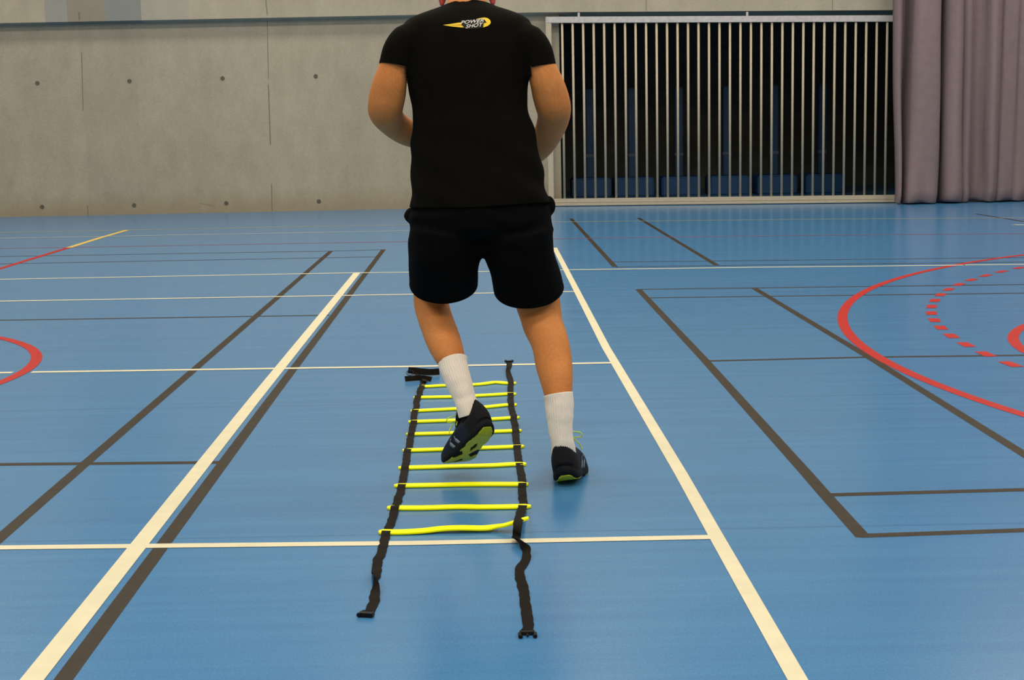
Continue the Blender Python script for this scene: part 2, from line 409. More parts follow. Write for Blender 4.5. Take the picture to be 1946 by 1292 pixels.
for i in range(33):
    px = 1070.6+i*(1684.-1070.6)/31
    P = on(px, 210, GO); x = (P.xy.to_3d()-gA.xy.to_3d()).dot(gd)
    if x > gl-.1: break
    bmx = bmesh.new(); c = gA.xy.to_3d()+gd*x
    tube(bmx, [(c+Vector((0, 0, zb1-.01)), .015, .015), (c+Vector((0, 0, tz(x)-RH+.01)), .015, .015)], 12)
    local(mk('bar', bmx, M_steel, smooth=True), gate)
for px in (1100, 1420):
    P = on(px, 26, GO); x = (P.xy.to_3d()-gA.xy.to_3d()).dot(gd)
    rr = gbox('roller_hanger', x-.014, x+.014, tz(x), tz(x)+.05, M_galv, -.012, .012, .003)

# ------------------------------------------------------------------ blue posts on box bases in the store
def post_unit():
    root = empty('padded_post', (0, 0, 0))
    b = bmesh.new(); box(b, (-.275, -.3, .0), (.275, .3, .27)); bmesh.ops.bevel(b, geom=list(b.edges), offset=.02, segments=3, affect='EDGES')
    mk('base', b, M_blued, root)
    b = bmesh.new(); box(b, (-.055, -.055, .265), (.055, .055, 1.52)); bmesh.ops.bevel(b, geom=list(b.edges), offset=.012, segments=3, affect='EDGES')
    mk('post', b, M_blue, root)
    b = bmesh.new(); box(b, (-.062, -.062, .56), (.062, .062, .60)); bmesh.ops.bevel(b, geom=list(b.edges), offset=.004, segments=2, affect='EDGES')
    mk('band', b, simple('grey_band', (.08, .11, .15), .5), root)
    return root
proto = post_unit()
xs = (1122, 1202, 1290, 1381, 1470, 1561)
lab = ['blue post on a box base, nearest the concrete wall side of the store', 'blue post on a box base, second from the left behind the gate bars',
       'blue post on a box base, third from the left behind the gate bars', 'blue post on a box base, third from the right behind the gate bars',
       'blue post on a box base, second from the right behind the gate bars', 'blue post on a box base, nearest the curtain side of the store']
for i, px in enumerate(xs):
    if i == 0: o = proto
    else:
        o = proto.copy(); S.collection.objects.link(o)
        for ch in list(proto.children):
            c = ch.copy(); S.collection.objects.link(c); c.parent = o
    P = at(px, 360, 22.3-.17*(px-1120)/150*.5); o.location = (P.x, P.y, 0)
    tag(o, lab[i], 'padded post', 'blue posts stored behind the gate')

# ------------------------------------------------------------------ curtain
def curtain():
    top = [1694, 1709, 1731, 1784, 1791, 1824, 1843, 1871, 1899, 1933, 1962, 1990, 2025, 2052, 2090, 2120, 2160]
    bot = [1703, 1712, 1719, 1784, 1790, 1829, 1845, 1872, 1893, 1928, 1960, 1994, 2022, 2056, 2088, 2124, 2160]
    dep = [.12, -.14, .20, -.16, .15, .05, -.06, .15, .07, .04, .15, -.05, .15, .0, .16, .05]
    Y0 = 19.0
    b = bmesh.new(); rows = []
    NZ = 40
    for j in range(NZ+1):
        u = j/NZ; z = .012+(6.2-.012)*u**1.6
        k = min(1, z/2.6)
        row = []
        for i in range(16):
            xa_ = at(bot[i]*(1-k)+top[i]*k, 215, Y0).x; xb2 = at(bot[i+1]*(1-k)+top[i+1]*k, 215, Y0).x
            for q in range(10):
                t = q/10
                d = dep[i]
                if d > 0: dd = d*max(0, math.sin(PI*t))**.38*(1+.12*math.sin(5*t+i))
                else: dd = d*math.sin(PI*t)
                xx = xa_+(xb2-xa_)*t
                low = max(0, 1-z/.55)
                dd += low*low*.03*math.sin(xx*23+i)+.012*math.sin(z*2.3+xx*9)
                tuck = .05*max(0, 1-z/.10)
                row.append(b.verts.new((xx+.01*math.sin(z*3+i*2)*(1-k), Y0-dd+tuck, z+(.012*math.sin(xx*17) if j == 0 else 0)+(0.012 if j == 0 else 0))))
        rows.append(row)
    for A, B in zip(rows, rows[1:]):
        for i in range(len(A)-1): b.faces.new((A[i], A[i+1], B[i+1], B[i]))
    o = mk('curtain', b, M_curt, smooth=True)
    s = o.modifiers.new('thick', 'SOLIDIFY'); s.thickness = .008; s.offset = 1
    tag(o, 'long mauve grey pleated curtain hanging to the floor at the right of the barred gate', 'curtain')
    # rail and support from the ceiling
    r = bmesh.new(); x0 = at(1694, 215, Y0).x; x1 = at(2160, 215, Y0).x
    box(r, (x0-.1, Y0-.08, 6.2), (x1+.1, Y0+.02, 6.26)); rl = mk('curtain_rail', r, M_galv)
    tag(rl, 'steel rail carrying the mauve curtain', 'rail'); return o
curtain()

# ------------------------------------------------------------------ agility ladder
lad = empty('agility_ladder', gr(880, 860))
tag(lad, 'agility ladder with ten neon yellow rungs and two black straps lying on the blue floor', 'agility ladder')
def ribbon(pts, wd, th=.0016, tw=None, sub=4):
    """pts: (x,y,z,twist) world"""
    b = bmesh.new(); P = spline(pts, sub); R4 = []
    n = len(P)
    for i, p in enumerate(P):
        c = Vector(p[:3]); a = Vector(P[max(i-1, 0)][:3]); d = Vector(P[min(i+1, n-1)][:3]); t = (d-a).normalized()
        s = t.cross(Vector((0, 0, 1))); s.normalize()
        q = s.cross(t)
        wloc = wd*(1+.16*noise.noise(Vector((c.x*3, c.y*40, 0)))); c = c+s*.003*noise.noise(Vector((5, c.y*30, c.x*2))); an0 = .25*noise.noise(Vector((9, c.y*24, 0)))
        an = p[3]+(an0 if p[2] < .004 else 0); s2 = s*math.cos(an)+q*math.sin(an); q2 = s2.cross(t)
        lift = abs(math.sin(an))*wd/2
        c = c+Vector((0, 0, lift))
        R4.append([b.verts.new(c+s2*(wloc/2*e)+q2*(th/2*f)) for e, f in ((-1, -1), (1, -1), (1, 1), (-1, 1))])
    for A, B in zip(R4, R4[1:]):
        for k in range(4): b.faces.new((A[k], A[(k+1) % 4], B[(k+1) % 4], B[k]))
    b.faces.new(R4[0][::-1]); b.faces.new(R4[-1]); bmesh.ops.recalc_face_normals(b, faces=b.faces)
    return b
rungs = [
 [(796,734),(815,734),(841,732.5),(880,731.5),(912,730),(941,726.5),(962,728),(981,728)],
 [(786,755),(850,754),(920,751),(962,748.5),(980,749)],
 [(780.5,781),(850,777.5),(920,773.5),(960,769.5),(982,769)],
 [(776,801.5),(850,799),(920,797),(987,793)],
 [(772,825),(850,823),(920,820.5),(991,818)],
 [(765,856),(850,853.5),(930,850.5),(996,848)],
 [(757,889),(850,886.5),(930,884.5),(975,882),(999.6,882.5)],
 [(749,923),(830,921.5),(900,920),(1004,920)],
 [(736,964.6),(800,965),(870,963),(920,963.5),(1009,962)],
 [(720,1010.5),(760,1011),(805,1008.5),(840,1004.5),(875,1003),(918,1003.5),(940,1001),(962,997),(985,990),(1005,984)]]
cross = []
for i, rp in enumerate(rungs):
    pts = []
    for k, (x, y) in enumerate(rp):
        z = .0045
        if i == 9:
            z = [.0045, .0045, .006, .009, .011, .009, .012, .020, .030, .038][k]
        g = gr(x, y, z); pts.append((g.x, g.y, g.z))
    P = spline(pts, 6); b = bmesh.new(); n = len(P); R4 = []
    # arc length for rounded ends
    for j, p in enumerate(P):
        c = Vector(p); t = (Vector(P[min(j+1, n-1)])-Vector(P[max(j-1, 0)])).normalized(); s = Vector((-t.y, t.x, 0)).normalized(); q = t.cross(s)
        e = min((c-Vector(P[0])).length, (Vector(P[-1])-c).length)
        r = .0195; hw = r*math.sqrt(max(.12, 1-max(0, 1-e/.012)**2))
        tilt = 0
        if i == 9: tilt = .35*min(1, max(0, (j/n-.6)/.3))
        if i == 9 and j/n > .6: hw *= 1-.45*min(1, (j/n-.6)/.25)
        R4.append([b.verts.new(c+s*hw*a+q*.0035*f) for a, f in ((-1, -.55), (-.9, -1), (.9, -1), (1, -.55), (1, .55), (.9, 1), (-.9, 1), (-1, .55))])
    for A, B in zip(R4, R4[1:]):
        for k in range(8): b.faces.new((A[k], A[(k+1) % 8], B[(k+1) % 8], B[k]))
    b.faces.new(R4[0][::-1]); b.faces.new(R4[-1]); bmesh.ops.recalc_face_normals(b, faces=b.faces)
    local(mk('rung', b, M_rung), lad)
    cross.append(P)
def strap(px, name='strap'):
    """px: (x, y, twist, [z]) ; passes over each rung through its slot"""
    base = []
    for q in px:
        z = q[3] if len(q) > 3 else .0015
        g = gr(q[0], q[1], z); base.append((g.x, g.y, g.z, q[2]))
    P = spline(base, 8); out = []
    for p in P:
        z = p[2]
        for i, C in enumerate(cross):
            # rung y at this x
            yy = min(C, key=lambda c: abs(c[0]-p[0])); d = p[1]-yy[1]     # + = far side
            zr_ = yy[2]
            if abs(d) < .05 and abs(C[0][0]-p[0]) < .6:
                if d > .007: f = 0
                else: f = max(0, 1-max(0, (-d-.014))/.022)
                z = max(z, z*(1-f)+(zr_+.0052)*f)
                if .004 < d < .03 and i == 9 and zr_ > .02: z = max(z, zr_-.004)
        out.append((p[0], p[1], z, p[3]))
    return out
Lpx = [(805,722,.2),(803,733,0),(798,744,.35),(797,752,0),(792,763,.3),(791,775,-.1),(787,790,.2),(787,800,0),(784,812,.15),(783,822,0),(779,838,-.1),(778,850,0),(773,866,.15),(772,880,0),(767,900,-.1),(765,920,0),(759,940,.12),(753,960,0),(746,984,-.15),(738,1006,0),(731,1028,.1),(725,1048,0),(718,1066,.2),(716,1083,.1),(714.5,1096,.5),(713,1105,1.25),(711,1113,1.75),(712,1122,2.5),(713,1132,2.95),(710,1146,3.14),(704,1158,3.14),(697,1171,3.14)]
Rpx = [(967.5,688,0),(968,695,.2),(966,704,.9),(967,712,.2),(970,722,.1),(971,730,0),(970,740,.25),(970.5,750,0),(970,760,-.2),(971,770,0),(973,780,.2),(976,790,.1),(977,800,0),(979,812,-.2),(980,822,0),(981,836,.15),(983,850,0),(984,866,-.1),(987,882,0),(991,902,.1),(992,920,0),(993,940,.1),(994,958,0,.004),(990,975,.3,.02),(985,992,.2,.038),(982,1006,.3,.03),(981,1020,.1,.012),(981,1030,.6,.004),(986,1038,1.3,.002),(994,1046,1.75),(1001,1054,2.7),(998,1066,3.14),(990,1078,3.3),(987,1089,3.14),(990,1104,3.05),(996,1125,3.14),(998,1145,3.2),(1001,1165,3.14),(1003,1182,3.1),(1002.5,1200,3.14)]
Ls = local(mk('strap', ribbon(strap(Lpx), .0255, sub=1), M_strap), lad)
Rs = local(mk('strap', ribbon(strap(Rpx), .0255, sub=1), M_strap), lad)
def sub(name, bm, m, par, **k):
    o = mk(name, bm, m, **k); o.parent = par; return o
# left strap's far end: folded bundle with a wire keeper
def fold(px, z0, dz=.0):
    return [(*gr(x, y, z).xy, z, t) for (x, y, z, t) in px]
b = ribbon(fold([(835,712,.004,1.25),(815,713,.004,1.3),(795,711,.005,1.2),(776,709,.005,1.2)], 0), .030, sub=6); sub('folded_end', b, M_strap, Ls)
b = ribbon(fold([(820,725,.003,1.15),(800,723,.004,1.3),(782,724,.003,1.2),(770,725,.003,1.25)], 0), .024, sub=6); sub('folded_end', b, M_strap, Ls)
b = ribbon(fold([(788,709,.004,.3),(796,714,.006,.4),(806,719,.010,.2),(808,725,.009,.1)], 0), .022, sub=6); sub('folded_end', b, M_strap, Ls)
b = bmesh.new(); g = gr(779, 708.5, .012)
bmesh.ops.create_circle(b, cap_ends=False, segments=4, radius=.001)
b.clear(); K = 20; rg = []
for k in range(K):
    a = 2*PI*k/K; c = g+Vector((.016*math.cos(a), .012*math.sin(a)+.004, .010*math.sin(a))); t = Vector((-math.sin(a), .8*math.cos(a), .6*math.cos(a))).normalized(); s = t.cross(Vector((0, -.6, .8))).normalized(); q = t.cross(s)
    rg.append([b.verts.new(c+(s*math.cos(m_*PI/3)+q*math.sin(m_*PI/3))*.0016) for m_ in range(6)])
for k in range(K):
    A, B = rg[k], rg[(k+1) % K]
    for m_ in range(6): b.faces.new((A[m_], A[(m_+1) % 6], B[(m_+1) % 6], B[m_]))
sub('keeper_loop', b, M_buck, Ls, smooth=True)
# buckles
def buckle(px, py, ang, male):
    b = bmesh.new(); g = gr(px, py)
    if male:                # side-release tongue with three prongs
        box(b, (-.017, -.006, .001), (.017, .012, .008))
        for s in (-1, 1): box(b, (s*.0175-.0035, -.026, .001), (s*.0175+.0035, -.003, .008)); box(b, (s*.015-.004, -.028, .0015), (s*.015+.004, -.022, .0075))
        box(b, (-.0025, -.022, .002), (.0025, -.004, .006)); box(b, (-.013, .012, .002), (.013, .018, .009))
    else:                   # socket half, with a strap bar
        box(b, (-.018, -.008, .001), (.018, .010, .011)); box(b, (-.014, .010, .003), (.014, .014, .012))
        mt = Matrix.Translation((-.016, -.007, .006)) @ Matrix.Rotation(PI/2, 4, 'X'); bmesh.ops.create_cone(b, cap_ends=True, segments=14, radius1=.0055, radius2=.0055, depth=.006, matrix=mt)
    bmesh.ops.bevel(b, geom=list(b.edges), offset=.0012, segments=2, affect='EDGES')
    bmesh.ops.transform(b, matrix=Matrix.Translation(g) @ Matrix.Rotation(ang, 4, 'Z'), verts=b.verts)
    return b
sub('buckle', buckle(696, 1172, -.25, False), M_buck, Ls)
sub('buckle', buckle(1002, 1206, .03, True), M_buck, Rs)
sub('buckle', buckle(967.5, 688, PI, True), M_buck, Rs)

# ------------------------------------------------------------------ the person
per = empty('person', gr(985, 905))
tag(per, 'person from behind in black t-shirt and shorts, stepping over the yellow ladder', 'person')
def Lc(o): return local(o, per)
def sub2(o, par):
    o.parent = par; return o
def PX(D, y=600): return D/FPX/(FW.y-UP.y*(y-646)/FPX)      # metres per pixel at a distance
def limb(bm, rows, n=24, flat=1.0, sub_=3, level=False):
    pts = []
    for r in spline(rows, sub_):
        x, y, D, hw = r[:4]; k = PX(D, y); d = r[4] if len(r) > 4 else hw*flat
        pts.append((at(x, y, D), hw*k, d*k))
    tube(bm, pts, n, level=level)
LARM = [(770,72,4.99,25),(757,100,4.98,26),(749,128,4.98,28.5),(741.5,156,4.98,32.3),(737,178,4.99,34.5),(733,200,5.0,34),(733,214,5.02,32.5),(744,231,5.07,28),(765,247,5.12,27),(790,259,5.18,24),(822,266,5.26,17),(842,268,5.30,16)]
RARM = [(1006,72,4.99,25),(1018,100,4.98,26),(1028,128,4.98,28.5),(1038.5,156,4.98,31.8),(1045,178,4.99,34),(1051,200,5.0,34),(1053,214,5.02,32),(1049,235,5.06,29.5),(1038,260,5.11,27),(1022,284,5.17,24),(1000,306,5.26,17),(984,318,5.30,16)]
LLEG = [(850,440,4.93,60,62),(842,490,4.97,58,58),(826,535,5.05,45),(821,556,5.08,36),(820,578,5.07,33.5),(825,598,5.04,33),(831,616,5.01,33),(843,648,4.965,33),(855,677,4.928,29),(859,686,4.922,26),(869,715,4.893,20),(880,750,4.866,15),(888,775,4.852,14)]
RLEG = [(968,440,4.93,60,62),(985,490,4.96,58,58),(1010,540,5.0,48),(1020,566,5.01,44),(1024,583,5.0,42),(1028,600,4.99,40),(1032,618,4.97,38.5),(1045,650,4.93,36),(1052,688,4.89,35.5),(1057,718,4.85,32),(1061,748,4.82,27),(1063,758,4.815,24),(1063.5,785,4.803,19),(1067,825,4.79,15),(1070,860,4.80,15)]
b = bmesh.new()
for L in (LARM, RARM): limb(b, L, flat=.95)
limb(b, LLEG); limb(b, RLEG)
TOR = [(888,30,5.04,60,42),(888,50,5.04,92,55),(889,80,5.03,98,60),(889,120,5.02,97,62),(890,180,5.0,94,60),(896,240,4.97,92,58),(903,300,4.95,98,60),(909,360,4.93,112,66),(911,410,4.93,108,66),(913,440,4.94,60,40)]
limb(b, TOR, 32, level=True)
# shoulders
for x in (778, 1000): ball(b, at(x, 76, 5.0), (.045, .05, .045))
# neck and bowed head
HC = at(888, -13, 5.20); HF = Vector((0, .80, -.60)); HU = Vector((0, .60, .80)); HX = Vector((1, 0, 0))
HR = Matrix((HX, HF, HU)).transposed()
def hp(x, y, z): return HC+HX*x+HF*y+HU*z
limb(b, [(888, 40, 5.03, 46, 40), (888, 10, 5.06, 38, 36), (888, -20, 5.13, 34, 34)], 20)
ball(b, hp(0, -.015, .035), (.076, .098, .090), HR); ball(b, hp(0, .03, -.03), (.062, .062, .085), HR); ball(b, hp(0, .055, -.095), (.034, .03, .028), HR)
ball(b, hp(0, .103, -.02), (.011, .018, .026), HR, 12); ball(b, hp(0, .110, -.037), (.017, .014, .011), HR, 12)
ball(b, hp(0, .088, .022), (.050, .012, .010), HR, 12)
for s in (-1, 1): ball(b, hp(s*.031, .080, .012), (.015, .012, .006), HR, 12); ball(b, hp(s*.031, .079, -.010), (.014, .011, .005), HR, 12); ball(b, hp(0, .092, -.070), (.024, .010, .010), HR, 12)
for s in (-1, 1): ball(b, hp(s*.045, .068, -.025), (.020, .022, .022), HR, 12)
# hands: palm, four bent fingers and a thumb, relaxed and half closed
def hand(bm, wrist, d, side):
    """d: forearm direction, side: direction of the thumb"""
    d = d.normalized(); t = (side-d*side.dot(d)).normalized(); nrm = d.cross(t)
    if nrm.y < 0: nrm = -nrm
    cu = -nrm if nrm.z > 0 else nrm
    tube(bm, [(wrist-d*.03, .026, .019), (wrist+d*.01, .029, .017), (wrist+d*.045, .039, .016), (wrist+d*.085, .040, .014)], 16, ref=t)
    for k, (o_, ln) in enumerate(((.029, .9), (.010, 1.0), (-.010, .95), (-.028, .75))):
        p = wrist+d*(.078-abs(o_)*.15)+t*o_; dd = d.copy(); pts = [(p, .0092, .0092)]
        for j, (l_, an) in enumerate(((.040, .5), (.027, .75), (.020, .6))):
            dd = (dd*math.cos(an)+cu*math.sin(an)).normalized() if j == 0 else (Matrix.Rotation(an, 3, d.cross(cu)) @ dd)
            p = p+dd*l_*ln; pts.append((p, .0088-.0008*j, .0088-.0008*j))
        tube(bm, pts, 10, ref=t)
    p = wrist+d*.022+t*.026; q = p+(d*.6+t*.7+cu*.25).normalized()*.038; r = q+(d*.85+t*.15+cu*.5).normalized()*.034
    tube(bm, [(wrist+d*.012+t*.012, .013, .013), (p, .0115, .0115), (q, .0105, .0105), (r, .0085, .0085)], 10, ref=cu)
wl, wr = at(842, 268, 5.30), at(984, 318, 5.30)
hand(b, wl, wl-at(800, 262, 5.2), Vector((0, -.1, 1))); hand(b, wr, wr-at(1014, 293, 5.2), Vector((0, -.1, 1)))
body = remeshed(b, .0055, 5)
Lc(mk('body', body, M_skin, smooth=True))
for s in (-1, 1):
    b = bmesh.new(); c = hp(s*.083, -.012, -.020)
    ball(b, c, (.012, .020, .034), HR @ Matrix.Rotation(s*.5, 3, 'Z'), 16); ball(b, c+HU*-.026+HF*.004, (.009, .011, .013), HR, 12)
    ball(b, c+HX*(-s*.006), (.010, .012, .02), HR, 12)
    Lc(mk('ear', remeshed(b, .0035, 3), M_ear, smooth=True))['label'] = 'reddened ear'
    b = bmesh.new(); ball(b, hp(s*.031, .0785, .001), (.0105, .0105, .0085), HR, 16); e = Lc(mk('eye', b, M_eye, smooth=True))
    b = bmesh.new(); ball(b, hp(s*.031, .0872, .0), (.0045, .003, .0045), HR, 12); sub2(mk('iris', b, M_iris, smooth=True), e)
    b = bmesh.new(); tube(b, [(hp(s*.012, .098, .022), .004, .004), (hp(s*.032, .094, .027), .005, .004), (hp(s*.05, .078, .022), .003, .003)], 8); Lc(mk('eyebrow', b, M_hair, smooth=True))
b = bmesh.new(); ball(b, hp(0, .101, -.067), (.022, .004, .004), HR, 12); ball(b, hp(0, .100, -.074), (.018, .005, .005), HR, 12); Lc(mk('lips', b, M_lip, smooth=True))
b = bmesh.new(); ball(b, hp(0, -.022, .042), (.083, .104, .095), HR, 40)
bmesh.ops.bisect_plane(b, geom=list(b.verts)+list(b.edges)+list(b.faces), plane_co=hp(0, .045, .055), plane_no=(HF*.8-HU*.45), clear_outer=True)
for v in b.verts: v.co += v.co.normalized()*0+Vector((1, 1, 1))*0+(v.co-HC).normalized()*.003*noise.noise(v.co*60)
o = Lc(mk('hair', b, M_hair, smooth=True)); o['label'] = 'short brown hair'
o.modifiers.new('t', 'SOLIDIFY').thickness = .006

# ---- t-shirt
b = bmesh.new()
SH = [(890,-26,5.06,37,34),(890,-8,5.06,37,34),(890,4,5.055,41,38),(890,12,5.05,53,44),(889,20,5.045,77,52),(887,31,5.04,105,60),(887,44,5.035,121,67),(887,62,5.03,124,73),(888,85,5.02,121,76),(888,118,5.01,118.5,78),(890,150,5.0,115.5,77),(891,180,4.99,112,74),(895,212,4.975,109.5,71),(899,245,4.96,116,72),(903,300,4.95,123,75),(908,345,4.94,126,80),(911,380,4.935,130,85),(912,402,4.935,131,86),(912,414,4.935,131,86)]
limb(b, SH, 48, level=True)
LS = [(815,84,5.01,36),(783,78,5.0,37),(763,97,4.99,36),(754,122,4.985,34),(749,146,4.985,34)]
RS = [(960,84,5.01,36),(994,78,5.0,37),(1014,97,4.99,36.5),(1023,122,4.985,34),(1027,146,4.985,34)]
limb(b, LS); limb(b, RS)
sh = remeshed(b, .0065, 6)
def cloth_noise(bm, f):
    bm.normal_update()
    for v in bm.verts: v.co += v.normal*f(v.co)
xm = at(890, 200, 5).x; kz = at(890, 210, 5).z
def shirt_f(c):
    low = max(0, min(1, (1.25-c.z)/.35))
    d = .0035*noise.noise(Vector((c.x*7, c.y*7, c.z*5)))+.005*low*noise.noise(Vector((c.x*6+3, c.y*6, c.z*16+.6*c.x*20)))
    d += .004*low*math.sin(c.z*60+c.x*26+3*noise.noise(c*5))*max(0, abs(c.x-xm)/.18)
    return d
cloth_noise(sh, shirt_f)
cut(sh, at(888, 389, 4.93), Vector((.02, .0, -1)), lambda c: c.z < at(888, 360, 4.93).z)
cut(sh, at(888, -5, 4.98), Vector((0, .35, .93)), lambda c: c.z > at(888, 40, 5).z and abs(c.x-xm) < .12)
xl, xr = at(772, 118, 4.985).x, at(1008, 118, 4.985).x; zlo = at(900, 172, 4.98).z
cut(sh, at(746, 125, 4.985), Vector((-.20, -.10, -.97)), lambda c: c.x < xl and zlo < c.z < at(750, 95, 4.98).z)
cut(sh, at(1033, 127, 4.985), Vector((.16, -.10, -.98)), lambda c: c.x > xr and zlo < c.z < at(1030, 95, 4.98).z)
bvh = BVHTree.FromBMesh(sh)
shirt = Lc(mk('tshirt', sh, M_shirt, smooth=True)); shirt['label'] = 'black crew neck t-shirt with a small logo between the shoulders'
sm = shirt.modifiers.new('t', 'SOLIDIFY'); sm.thickness = .0022; sm.offset = -1
# seams of collar and sleeves as a raised band
# ---- print on the back
def proj(bm, off, cuts=3):
    bmesh.ops.triangulate(bm, faces=bm.faces)
    for _ in range(cuts):
        es = [e for e in bm.edges if e.calc_length() > .008]
        if not es: break
        bmesh.ops.subdivide_edges(bm, edges=es, cuts=1); bmesh.ops.triangulate(bm, faces=bm.faces)
    for v in bm.verts:
        dirn = (v.co-CAM).normalized(); hit = bvh.ray_cast(CAM+dirn*3, dirn)
        h2 = hit[0] if hit[0] else v.co
        v.co = h2-dirn*off
    return bm
def poly(px):
    b = bmesh.new(); b.faces.new([b.verts.new(at(x, y, 4.9)) for x, y in px]); return b
logo = poly([(842,47.4),(858,45.2),(877,42.3),(900,37.5),(913,34.2),(921,33.2),(927,34.6),(931.3,38),(932.7,42),(931.5,45.6),(927,49.2),(919,51.9),(900,52.6),(876,52),(858,50.2)])
lg = sub2(mk('logo_emblem', proj(logo, .0012), M_logoy), shirt); lg['label'] = 'yellow comet shaped emblem with white lettering'
def sub3(o):
    return sub2(o, shirt)
o = sub3(mk('logo_stripe', proj(poly([(850,47.6),(877,46.4),(884,47.2),(877,48.2)]), .0016), M_logoo)); o['label'] = 'orange stripe in the tail of the emblem'
o = sub3(mk('logo_outline', proj(poly([(875,39.5),(900,36.8),(919,35.2),(920.5,41.2),(925,42.6),(919.5,44),(918,52.8),(902,54.2),(885,55),(883.5,47.5),(877,47.2)]), .0018), M_logok)); o['label'] = 'black backing of the lettering'
def letters(txt, px0, px1, h, off, offset, m, name):
    cu_ = bpy.data.curves.new(name, 'FONT'); cu_.body = txt; cu_.shear = .30; cu_.offset = offset; cu_.size = 1
    ob = link(bpy.data.objects.new(name, cu_)); dg = bpy.context.evaluated_depsgraph_get(); dg.update()
    me = bpy.data.meshes.new_from_object(ob.evaluated_get(dg)); b = bmesh.new(); b.from_mesh(me)
    bpy.data.objects.remove(ob)
    xs_ = [v.co.x for v in b.verts]; ys_ = [v.co.y for v in b.verts]; x0, x1, y0, y1 = min(xs_), max(xs_), min(ys_), max(ys_)
    for v in b.verts:
        u = (v.co.x-x0)/(x1-x0); t = (v.co.y-y0)/(y1-y0)
        v.co = at(px0[0]+(px1[0]-px0[0])*u, px0[1]+(px1[1]-px0[1])*u-h*t, 4.9)
    o = sub3(mk(name, proj(b, off, 1), m)); return o
letters('POWER', (875.5, 46.0), (919.5, 41.8), 6.4, .0026, .006, M_logow, 'logo_lettering')['label'] = 'white lettering POWER'
letters('SHOT', (885, 53.6), (918, 49.8), 6.8, .0026, .006, M_logow, 'logo_lettering')['label'] = 'white lettering SHOT'

# ---- shorts
b = bmesh.new()
limb(b, [(910,360,4.935,120,76),(911,380,4.935,124,80),(912,410,4.935,134,86),(914,430,4.94,137,86),(915,443,4.945,137,74),(916,452,4.95,110,40)], 40, level=True)
limb(b, [(850,430,4.94,70,84),(845,470,4.95,71,82),(844,500,4.97,68.5,76),(843,530,5.0,65,70),(842,548,5.015,64.5,68),(841,575,5.04,64,66),(840,600,5.06,64,66)], 32)
limb(b, [(980,430,4.94,70,84),(985,470,4.95,68,82),(992,500,4.96,65.5,76),(1001,530,4.98,66,72),(1005,550,4.99,66.5,70),(1012,582,5.01,67,68),(1016,610,5.03,67,66)], 32)
ball(b, at(782, 409, 4.96), (.023, .03, .028)); ball(b, at(1041, 391, 4.96), (.022, .03, .034))
ball(b, at(916, 462, 4.96), (.035, .11, .032))
st = remeshed(b, .0065, 4)
def short_f(c):
    return .004*noise.noise(Vector((c.x*9, c.y*9, c.z*7)))+.0035*math.sin(c.z*75+5*noise.noise(c*6))*max(0, noise.noise(c*4+Vector((5, 1, 2)))+.2)
cloth_noise(st, short_f)
xs0 = at(918, 520, 4.97).x
cut(st, at(843, 543, 5.0), Vector((-.03, .44, -.90)), lambda c: c.x < xs0 and c.z < at(850, 500, 4.95).z)
cut(st, at(1005, 551, 4.985), Vector((.06, .42, -.90)), lambda c: c.x > xs0 and c.z < at(1000, 500, 4.95).z)
shorts = Lc(mk('shorts', st, M_short, smooth=True)); shorts['label'] = 'black sports shorts'
sm = shorts.modifiers.new('t', 'SOLIDIFY'); sm.thickness = .0025; sm.offset = -1

# ---- socks
def sock(rows, slant, ribs=34):
    b = bmesh.new(); P = spline(rows, 6); n = ribs*4; rings = []
    for i, r in enumerate(P):
        x, y, D, hw = r[:4]; k = PX(D); c = at(x, y, D)
        a = at(*P[max(i-1, 0)][:3]); d = at(*P[min(i+1, len(P)-1)][:3]); t = (d-a).normalized()
        s = (Vector((1, 0, 0))-t*t.x).normalized(); q = t.cross(s); ring = []
        for j in range(n):
            an = 2*PI*j/n; rr = 1+.026*math.cos(ribs*an) if i > 3 else 1.012
            p = c+s*hw*k*rr*math.cos(an)+q*hw*k*1.05*rr*math.sin(an)
            f = max(0, 1-i/8)
            p = p-t*(slant*math.cos(an)*hw*k*f)
            p += (s*math.cos(an)+q*math.sin(an))*.0018*noise.noise(p*35)
            ring.append(b.verts.new(p))
        rings.append(ring)
    for A, B in zip(rings, rings[1:]):
        for j in range(n): b.faces.new((A[j], A[(j+1) % n], B[(j+1) % n], B[j]))
    bmesh.ops.recalc_face_normals(b, faces=b.faces)
    o = mk('sock', b, M_sock, smooth=True); m = o.modifiers.new('t', 'SOLIDIFY'); m.thickness = .002; m.offset = -1
    return Lc(o)
sock([(860.5,687,4.922,28.3),(863,700,4.908,27),(869,718,4.89,25.3),(875,734,4.877,23.6),(880,747,4.867,22),(884,759,4.86,20.8),(888,772,4.85,20.8),(893,788,4.845,22)], .1)
sock([(1061,749.5,4.82,28.5),(1063,766,4.812,27.5),(1063.5,785,4.803,25.8),(1065,808,4.796,23.2),(1067,830,4.79,21.6),(1069.5,846,4.79,22.3),(1071,862,4.80,24)], .02)

